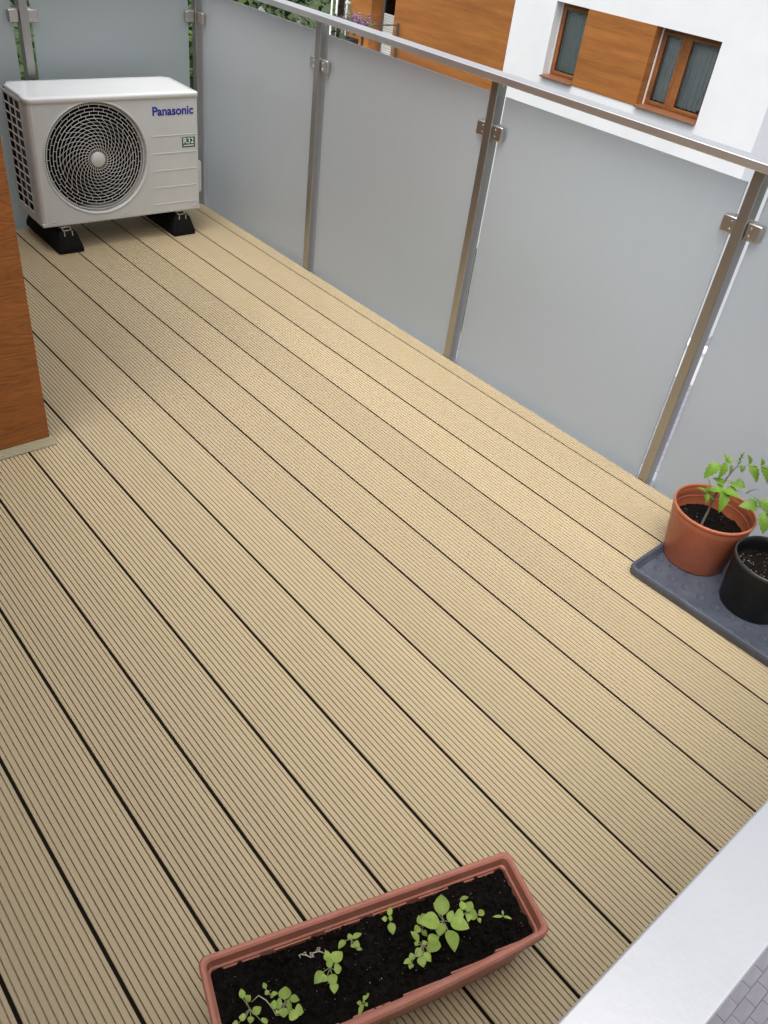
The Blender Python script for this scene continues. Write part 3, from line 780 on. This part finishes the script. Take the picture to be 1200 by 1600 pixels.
SEED = [
    (-1.615, -2.567, 0.158, [(-1.613,-2.561,-1.589,-2.533,0.026),(-1.626,-2.567,-1.655,-2.548,0.03),(-1.623,-2.571,-1.641,-2.583,0.02),(-1.612,-2.579,-1.594,-2.607,0.024),(-1.623,-2.586,-1.637,-2.618,0.024),(-1.61,-2.575,-1.593,-2.566,0.014),(-1.616,-2.553,-1.606,-2.533,0.01)]),
    (-1.644, -2.549, 0.140, [(-1.648,-2.547,-1.642,-2.533,0.013),(-1.65,-2.546,-1.663,-2.548,0.013),(-1.636,-2.54,-1.627,-2.535,0.011),(-1.652,-2.554,-1.648,-2.565,0.01)]),
    (-1.564, -2.579, 0.150, [(-1.57,-2.581,-1.551,-2.574,0.016),(-1.577,-2.581,-1.589,-2.571,0.018),(-1.569,-2.586,-1.558,-2.598,0.019),(-1.572,-2.585,-1.582,-2.596,0.012),(-1.575,-2.575,-1.566,-2.563,0.013),(-1.566,-2.559,-1.548,-2.564,0.007),(-1.558,-2.6,-1.543,-2.597,0.011),(-1.56,-2.601,-1.562,-2.609,0.007)]),
    (-1.668, -2.573, 0.148, [(-1.672,-2.566,-1.673,-2.546,0.011),(-1.662,-2.579,-1.641,-2.583,0.018),(-1.661,-2.583,-1.647,-2.596,0.021),(-1.67,-2.583,-1.658,-2.597,0.017),(-1.678,-2.586,-1.677,-2.603,0.013),(-1.676,-2.578,-1.691,-2.58,0.014),(-1.687,-2.587,-1.693,-2.602,0.016),(-1.692,-2.579,-1.704,-2.577,0.012),(-1.705,-2.582,-1.719,-2.579,0.009),(-1.705,-2.584,-1.714,-2.59,0.01),(-1.668,-2.577,-1.66,-2.57,0.01),(-1.677,-2.57,-1.68,-2.563,0.009)]),
    (-1.682, -2.501, 0.145, [(-1.685,-2.502,-1.674,-2.493,0.009),(-1.69,-2.503,-1.697,-2.497,0.009),(-1.689,-2.511,-1.696,-2.528,0.014),(-1.687,-2.504,-1.682,-2.509,0.008)]),
    (-1.513, -2.621, 0.140, [(-1.519,-2.624,-1.532,-2.613,0.005),(-1.518,-2.623,-1.513,-2.617,0.004),(-1.518,-2.626,-1.511,-2.638,0.005)]),
    (-1.818, -2.507, 0.152, [(-1.812,-2.507,-1.791,-2.502,0.02),(-1.822,-2.51,-1.813,-2.496,0.011),(-1.819,-2.499,-1.81,-2.487,0.013),(-1.833,-2.507,-1.854,-2.512,0.017),(-1.818,-2.516,-1.806,-2.521,0.016),(-1.824,-2.518,-1.834,-2.536,0.016),(-1.83,-2.531,-1.839,-2.545,0.014),(-1.832,-2.516,-1.843,-2.517,0.012)]),
    (-1.760, -2.491, 0.145, [(-1.759,-2.493,-1.74,-2.494,0.01),(-1.762,-2.491,-1.759,-2.482,0.009),(-1.762,-2.499,-1.756,-2.509,0.012),(-1.77,-2.487,-1.787,-2.49,0.011),(-1.768,-2.5,-1.768,-2.508,0.007),(-1.765,-2.512,-1.756,-2.516,0.007)]),
    (-1.908, -2.506, 0.150, [(-1.906,-2.502,-1.894,-2.486,0.02),(-1.913,-2.505,-1.922,-2.498,0.016),(-1.9,-2.507,-1.889,-2.518,0.012),(-1.91,-2.513,-1.902,-2.516,0.016),(-1.915,-2.511,-1.921,-2.522,0.017),(-1.903,-2.525,-1.892,-2.534,0.018),(-1.914,-2.525,-1.905,-2.537,0.015),(-1.921,-2.502,-1.93,-2.495,0.013),(-1.923,-2.51,-1.929,-2.512,0.009)]),
    (-1.956, -2.477, 0.145, [(-1.958,-2.46,-1.953,-2.447,0.01),(-1.956,-2.467,-1.947,-2.465,0.012),(-1.957,-2.489,-1.942,-2.488,0.013),(-1.962,-2.49,-1.968,-2.497,0.01),(-1.97,-2.487,-1.977,-2.479,0.011),(-1.952,-2.509,-1.944,-2.507,0.012),(-1.982,-2.485,-1.99,-2.48,0.01)]),
    (-1.918, -2.478, 0.140, [(-1.92,-2.469,-1.918,-2.459,0.007),(-1.922,-2.478,-1.922,-2.471,0.008),(-1.917,-2.486,-1.917,-2.481,0.007),(-1.918,-2.481,-1.908,-2.486,0.007)]),
    (-1.802, -2.578, 0.140, [(-1.804,-2.579,-1.788,-2.574,0.008),(-1.807,-2.582,-1.824,-2.592,0.007),(-1.81,-2.58,-1.815,-2.575,0.007),(-1.805,-2.584,-1.805,-2.59,0.006)]),
]
SLAB = ['largest seedling in the trough, with five broad rounded leaves', 'low small leaves tucked beneath the largest seedling', 'leafy seedling between the largest one and the lone bare sprout',
        'dense many leaved seedling clump in front of the largest seedling', 'small three leaved seedling behind the dense clump, near the back wall of the trough', 'thin narrow leaved sprout alone near the short end of the trough',
        'medium seedling standing alone beside the withered white sprout', 'slim stalked seedling between the withered sprout and the back wall', 'rounded clump of overlapping leaves beside the trailing seedling',
        'sprawling seedling with long pale runners at the short end of the trough', 'tiny pale leaves just behind the rounded clump', 'tiny slender sprout against the front wall of the trough']
rs = random.Random(21)
for (cx, cy, z, leaves), lab in zip(SEED, SLAB):
    s = thing('seedling', lab, 'seedling', (cx, cy, SZ + .002), group='seedlings in the trough')
    o3 = Vector((cx, cy, SZ + .002))
    h = z - SZ - .002
    MB().tube([(0, 0, -.004), (.001, .001, h * .5), (0, 0, h * .9)], [.0013, .0011, .0009], 6).build('stem', M['stem'], s)
    for (bx, by, tx, ty, w) in leaves:
        zb = z + rs.uniform(-.004, .004)
        b, t = Vector((bx, by, zb)) - o3, Vector((tx, ty, zb + rs.uniform(-.004, .004))) - o3
        v, f = leaf_mesh(b, t + (t - b) * .03, w * 1.05, arch=rs.uniform(.06, .16), fold=rs.uniform(.12, .3), droop=rs.uniform(.0, .14), nt=9, nu=3, roll=rs.uniform(-.25, .25), shape=.82)
        lf = MB().add(v, f, True).build('leaf', M['leaf'], s)
        MB().tube([(0, 0, h * .75), tuple((b * .5) + Vector((0, 0, h * .38))), tuple(b)], [.0008, .0007, .0006], 5).build('stalk', M['stem'], lf)
# withered sprout and runners
wth = thing('withered_sprout', 'withered white sprout curled on the soil of the trough', 'sprout', (-1.822, -2.468, SZ + .004))
pts = [(.012, -.012, .006), (.006, -.006, .012), (-.004, -.001, .009), (-.010, -.004, .006), (-.014, .003, .008), (-.02, .010, .007)]
MB().tube(pts, .0011, 6).build('stem', M['withered'], wth)
cr = MB()
for k in range(9):
    p = Vector(pts[k % 6]); a = k * 1.9
    cr.tube([tuple(p), tuple(p + Vector((.004 * math.cos(a), .004 * math.sin(a), .003))), tuple(p + Vector((.007 * math.cos(a + .8), .007 * math.sin(a + .8), .000)))], [.0007, .0012, .0004], 5)
cr.build('shrivelled_leaves', M['withered'], wth)
run = thing('pale_runner', 'pale bare runner arching over the soil between the clump and the sprawling seedling', 'runner', (-1.948, -2.476, SZ + .006))
MB().tube([(0, .006, .006), (.012, .004, .016), (.018, -.008, .014), (.020, -.020, .012), (.020, -.035, .008), (.032, -.040, .006), (.044, -.046, .012)], .0009, 6).build('stem', M['withered'], run)

# ------------------------------------------------------------------ neighbour's building
FX = 12.0
bld = thing('apartment_building', 'white rendered apartment building with orange wood clad sections and brown windows', 'building', (FX, 3.92, GZ))
def B(x0, x1, y0, y1, z0, z1, mb=None):
    return (mb or MB()).box(x0 - FX, x1 - FX, y0 - 3.92, y1 - 3.92, z0 - GZ, z1 - GZ)
TOP = 3.4
w = MB()
OZ0, OZ1 = -1.36, -.09
B(FX, FX + .4, 3.92, 9.66, GZ, OZ0, w); B(FX, FX + .4, 3.92, 9.66, OZ1, TOP, w)
B(FX, FX + .4, 3.92, 5.063, OZ0, OZ1, w); B(FX, FX + .4, 8.63, 9.66, OZ0, OZ1, w)
B(FX + .4, 24, 3.92, 4.2, GZ, TOP, w)
B(FX + .9, 24, 9.0, 15.3, GZ, TOP, w)
B(FX - .05, 24.1, 3.9, 15.4, TOP, TOP + .25, w)
w.build('wall', M['plaster'], bld)
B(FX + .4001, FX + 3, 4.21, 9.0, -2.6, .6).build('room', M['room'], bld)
B(FX - .012, FX + .42, 6.345, 7.853, OZ0 + .001, OZ1 - .001).build('cladding_panel', M['clad'], bld)
for (y0, y1, z0, z1) in ((9.662, 13.15, -1.93, TOP), (9.662, 13.15, GZ, -1.936)):
    B(FX - .01, FX + .9, y0, y1, z0, z1).build('cladding_panel', M['clad'], bld)
B(FX + .5, FX + 1.6, 14.57, 15.36, GZ, TOP).build('cladding_panel', M['clad'], bld)
def window(y0, y1, mull):
    wo = bpy.data.objects.new('window', None); COL.objects.link(wo); wo.parent = bld
    wo.location = (.20, y0 - 3.92, OZ0 - GZ)
    Wd, H = y1 - y0, OZ1 - OZ0
    fr = MB()
    t = .065
    fr.box(0, .07, 0, Wd, 0, t).box(0, .07, 0, Wd, H - t, H).box(0, .07, 0, t, t, H - t).box(0, .07, Wd - t, Wd, t, H - t)
    for m_ in mull: fr.box(-.008, .072, m_ - .05, m_ + .05, t, H - t)
    edges = [t] + [x for m_ in mull for x in (m_ - .05, m_ + .05)] + [Wd - t]
    fr.build('frame', M['frame'], wo, bevel=.006)
    for k in range(0, len(edges), 2):
        a, b = edges[k], edges[k + 1]
        sx = MB()
        sx.box(-.012, .05, a, a + .05, t, H - t).box(-.012, .05, b - .05, b, t, H - t).box(-.012, .05, a + .0501, b - .0501, t, t + .05).box(-.012, .05, a + .0501, b - .0501, H - t - .05, H - t)
        sx.build('sash', M['frame'], wo, bevel=.005)
        MB().box(.018, .026, a + .045, b - .045, t + .045, H - t - .045).build('pane', M['pane'], wo)
    MB().box(-.03, -.004, Wd - .028, Wd - .008, .02, H).build('blind_guide', M['white_paint'], wo)
    vs_, fs = [], []
    n = 90
    for i in range(n + 1):
        y = .03 + (Wd - .06) * i / n
        x = .12 + .030 * math.sin(i * .9 + .8 * math.sin(i * .37))
        vs_ += [(x, y, .12), (x * .7 + .04, y, H - .02)]
    for i in range(n): fs.append((2 * i, 2 * i + 2, 2 * i + 3, 2 * i + 1))
    MB().add(vs_, fs, True).build('curtain', M['curtain'], wo)
    sl_ = MB().extrude([(-.28, -.004), (-.28, .022), (0, .035), (0, -.004)], 'y', -.0, Wd)
    sl_.v = [(p[0], p[1], p[2] - .0) for p in sl_.v]
    so = sl_.build('sill', M['sill'], wo, bevel=.004)
    return wo
w2 = window(5.066, 6.342, [.74])
w1 = window(7.856, 8.627, [])
cact = MB().lathe([(.03, 0), (.045, .07), (.04, .07), (.001, .065)], (0, 0, 0), 12).build('ornament_pot', M['box_dark'], w2); cact.location = (.095, .18, .09)
# recessed door beside the cladding
dr = bpy.data.objects.new('door', None); COL.objects.link(dr); dr.parent = bld
dr.location = (.84, 13.16 - 3.92, -2.45 - GZ)
d = MB(); d.box(0, .06, 0, .07, 0, 2.2).box(0, .06, 1.33, 1.40, 0, 2.2).box(0, .06, .07, 1.33, 2.13, 2.2).build('frame', M['grey_metal'], dr)
MB().box(.03, .04, .07, 1.33, 1.15, 2.13).build('pane', M['pane'], dr)
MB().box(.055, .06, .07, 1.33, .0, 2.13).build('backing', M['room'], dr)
slm = MB().box(.012, .03, .07, 1.33, 0, .042).mesh('slat'); slm.materials.append(M['blind'])
for k in range(22):
    o = link('slat', slm, dr); o.location = (0, 0, .03 + k * .052)
# terrace of the neighbour: floor and railing
bt = bpy.data.objects.new('terrace', None); COL.objects.link(bt); bt.parent = bld
B(10.85, FX + .84, 13.2, 15.0, -2.6, -2.45).build('floor_slab', M['plaster'], bt)
B(10.85, FX - .02, 12.85, 13.19, -2.6, -2.45).build('floor_slab', M['plaster'], bt)
for (x, y) in ((FX - .07, 12.93), (10.93, 12.93), (10.93, 13.95)):
    B(x - .022, x + .022, y - .022, y + .022, -2.45, -1.22).build('railing_post', M['grey_metal'], bt)
B(10.93, FX - .09, 12.92, 12.94, -1.275, -1.25).build('top_bar', M['grey_metal'], bt)
B(10.92, 10.94, 12.955, 13.93, -1.275, -1.25).build('top_bar', M['grey_metal'], bt)

fb = thing('flower_box', 'purple and white flowers in a box on the neighbouring terrace railing', 'flowers', (10.86, 13.02, -1.42))
MB().rbox(-.07, .07, -.35, .35, 0, .14, .01).build('box', M['box_dark'], fb)
fl, pt = MB(), MB()
rf = random.Random(3)
for k in range(420):
    p = Vector((rf.gauss(0, .08), rf.uniform(-.42, .42), .14 + abs(rf.gauss(0, .10))))
    q = p + Vector((rf.uniform(-1, 1), rf.uniform(-1, 1), rf.uniform(-.3, 1))).normalized() * .06
    v, f = leaf_mesh(p, q, .028, nt=3, nu=1); fl.add(v, f, True)
for k in range(34):
    p = Vector((rf.gauss(-.03, .08), rf.uniform(-.4, .4), .20 + abs(rf.gauss(0, .09))))
    for j in range(9):
        dv = Vector((rf.uniform(-1, 1), rf.uniform(-1, 1), rf.uniform(-1, 1))).normalized()
        v, f = leaf_mesh(p, p + dv * .042, .035, nt=3, nu=1); pt.add(v, f, True)
o = fl.build('foliage', M['flower_leaf'], fb); o['kind'] = 'stuff'
o = pt.build('blossom', M['petal'], fb); o['kind'] = 'stuff'
pbx = thing('planter_tub', 'dark grey square tub hung below the neighbouring flower box', 'planter', (10.86, 13.30, -1.92))
v, f = shell([(rrect(-.13, .13, -.15, .15, .02), 0), (rrect(-.15, .15, -.17, .17, .02), .34), (rrect(-.135, .135, -.155, .155, .02), .34), (rrect(-.13, .13, -.15, .15, .02), .28)], True, True)
MB().add(v, f).build('tub', M['box_dark'], pbx)
for (y, lab) in ((14.18, 'thin white pole beyond the terrace, farther one of a close pair'), (14.00, 'thin white pole beyond the terrace, nearer the wood cladding in a close pair')):
    p = thing('white_pole', lab, 'pole', (11.0, y, GZ), group='white poles by the neighbouring terrace')
    MB().lathe([(.022, 0), (.022, 5.6), (.001, 5.62)], n=12).build('tube', M['white_paint'], p)
    MB().lathe([(.05, .0), (.05, .02), (.022, .03)], n=12).build('foot_plate', M['white_paint'], p)
p = thing('downpipe', 'slim white downpipe at the edge of the second wood clad block', 'pipe', (12.42, 15.41, GZ))
MB().lathe([(.025, 0), (.025, 8.2)], n=12, cap=True).build('tube', M['white_paint'], p)
MB().rbox(-.035, .09, -.035, .035, 3.9, 3.94, .004).build('bracket', M['white_paint'], p)
p = thing('terrace_screen_post', 'short pale grey post beside the dark tub', 'post', (10.9, 13.60, GZ))
MB().rbox(-.035, .035, -.035, .035, 0, 3.85, .006).build('shaft', M['post_stone'], p)

lw = thing('garden_wall', 'low white garden wall standing on the paving below the railing', 'wall', (11.0, 2.0, GZ))
MB().box(0, .25, -6, 1.9, .004, .62).build('wall', M['plaster'], lw)
MB().box(-.02, .27, -6.02, 1.92, .621, .66).build('coping', M['plaster'], lw)

# ------------------------------------------------------------------ trees and shrubs
def tree(name, label, cat, loc, h, rx, rz, m, n, leaf=.16, trunk=.12, seed=1, group='trees behind the balcony', low=.35):
    t = thing(name, label, cat, loc, group=group)
    r = random.Random(seed)
    zc = h - rz
    pts = [(0, 0, -.05), (r.uniform(-.1, .1), r.uniform(-.1, .1), h * .3), (r.uniform(-.2, .2), r.uniform(-.2, .2), h * .6), (0, 0, h * .85)]
    tb_ = MB().tube(pts, [trunk, trunk * .8, trunk * .5, trunk * .15], 8)
    cl = []
    for k in range(16):
        a = r.uniform(0, 6.28); e = r.uniform(-.5, 1.0); d_ = r.uniform(.45, .85)
        c = Vector((rx * d_ * math.cos(a) * math.cos(e), rx * d_ * math.sin(a) * math.cos(e), zc + rz * d_ * math.sin(e)))
        cl.append((c, r.uniform(.28, .5) * rx))
        s0 = Vector(pts[1]).lerp(Vector(pts[3]), r.uniform(0, .8))
        tb_.tube([tuple(s0), tuple(s0.lerp(c, .5) + Vector((0, 0, .1))), tuple(c)], [trunk * .3, trunk * .18, trunk * .05], 5)
    tb_.build('trunk', M['bark'], t)
    b = MB()
    for k in range(n):
        c, cr_ = cl[r.randrange(16)]
        d_ = Vector((r.gauss(0, 1), r.gauss(0, 1), r.gauss(0, 1))).normalized()
        p = c + d_ * cr_ * (r.random() ** .4)
        p.z = max(p.z, .1)
        u = Vector((r.uniform(-1, 1), r.uniform(-1, 1), r.uniform(-.7, .4))).normalized()
        s_ = u.cross(Vector((r.uniform(-.5, .5), r.uniform(-.5, .5), 1))).normalized()
        L = leaf * r.uniform(.6, 1.2)
        b.add([tuple(p), tuple(p + u * L * .5 + s_ * L * .3), tuple(p + u * L), tuple(p + u * L * .5 - s_ * L * .3)], [(0, 1, 2, 3)])
    b.build('crown', M[m], t)
    return t
tree('garden_tree', 'broad mid green tree just behind the air conditioner railing', 'tree', (1.6, 6.6, GZ), 6.4, 2.6, 2.4, 'tree_a', 9000, .15, .14, 1)
tree('garden_tree', 'dark green tree next to the broad mid green one', 'tree', (4.6, 8.6, GZ), 5.2, 2.5, 2.2, 'tree_b', 7000, .15, .13, 2)
tree('garden_tree', 'smaller dark tree on the lawn between the rear trees and the wood clad wall', 'tree', (7.6, 11.2, GZ), 3.7, 1.9, 1.7, 'tree_b', 6000, .15, .11, 12)
tree('garden_tree', 'leafy tree beyond the corner where house and rear railing meet', 'tree', (-2.4, 7.4, GZ), 6.6, 2.3, 2.5, 'tree_a', 7000, .15, .13, 3)
tree('garden_tree', 'tall dark tree standing behind the olive shrubs', 'tree', (13.8, 25.5, GZ), 6.5, 3.0, 2.8, 'tree_b', 7000, .2, .15, 4, group='trees beyond the shrubs')
tree('garden_tree', 'dark tree past the white poles of the terrace', 'tree', (18.5, 26.5, GZ), 6.8, 3.0, 3.0, 'tree_b', 7000, .2, .15, 5, group='trees beyond the shrubs')
tree('garden_tree', 'mid green tree behind the second wood clad block', 'tree', (23, 29, GZ), 7.5, 3.2, 3.2, 'tree_a', 7000, .22, .16, 6, group='trees beyond the shrubs')
tree('garden_tree', 'dark tree filling the space between the two dark trees by the poles', 'tree', (16.3, 24.6, GZ), 6.2, 2.6, 2.7, 'tree_b', 7000, .2, .15, 14, group='trees beyond the shrubs')
tree('garden_tree', 'deep green tree farthest along the lawn side', 'tree', (9.5, 27, GZ), 6.2, 3.0, 2.7, 'tree_b', 7000, .2, .15, 9, group='trees beyond the shrubs')
for k, (x, y, h, rx, lab) in enumerate(((12.3, 18.6, 3.2, .75, 'olive green shrub between the two grey fence posts'), (13.6, 19.0, 3.0, .8, 'olive green shrub on the terrace side of the fence posts'), (11.0, 18.8, 3.4, .8, 'olive shrub on the lawn side of the fence posts'), (15.4, 20.0, 3.0, .9, 'dark low shrub under the dark tree past the poles'))):
    tree('shrub', lab, 'shrub', (x, y, GZ), h, rx, h * .45, 'tree_c' if k < 3 else 'tree_b', 3500, .12, .05, 30 + k, group='shrubs along the far fence')
for k, (x, y, lab) in enumerate(((11.65, 18.0, 'grey stone fence post between two olive shrubs, lawn side'), (12.95, 18.0, 'grey stone fence post between two olive shrubs, terrace side'))):
    p = thing('fence_post', lab, 'post', (x, y, GZ), group='grey fence posts among the shrubs')
    MB().rbox(-.09, .09, -.09, .09, 0, 3.25, .01).build('shaft', M['post_stone'], p)
    MB().add([(-.12, -.12, 3.25), (.12, -.12, 3.25), (.12, .12, 3.25), (-.12, .12, 3.25), (0, 0, 3.42)], [(0, 1, 4), (1, 2, 4), (2, 3, 4), (3, 0, 4), (3, 2, 1, 0)]).build('cap', M['post_stone'], p)
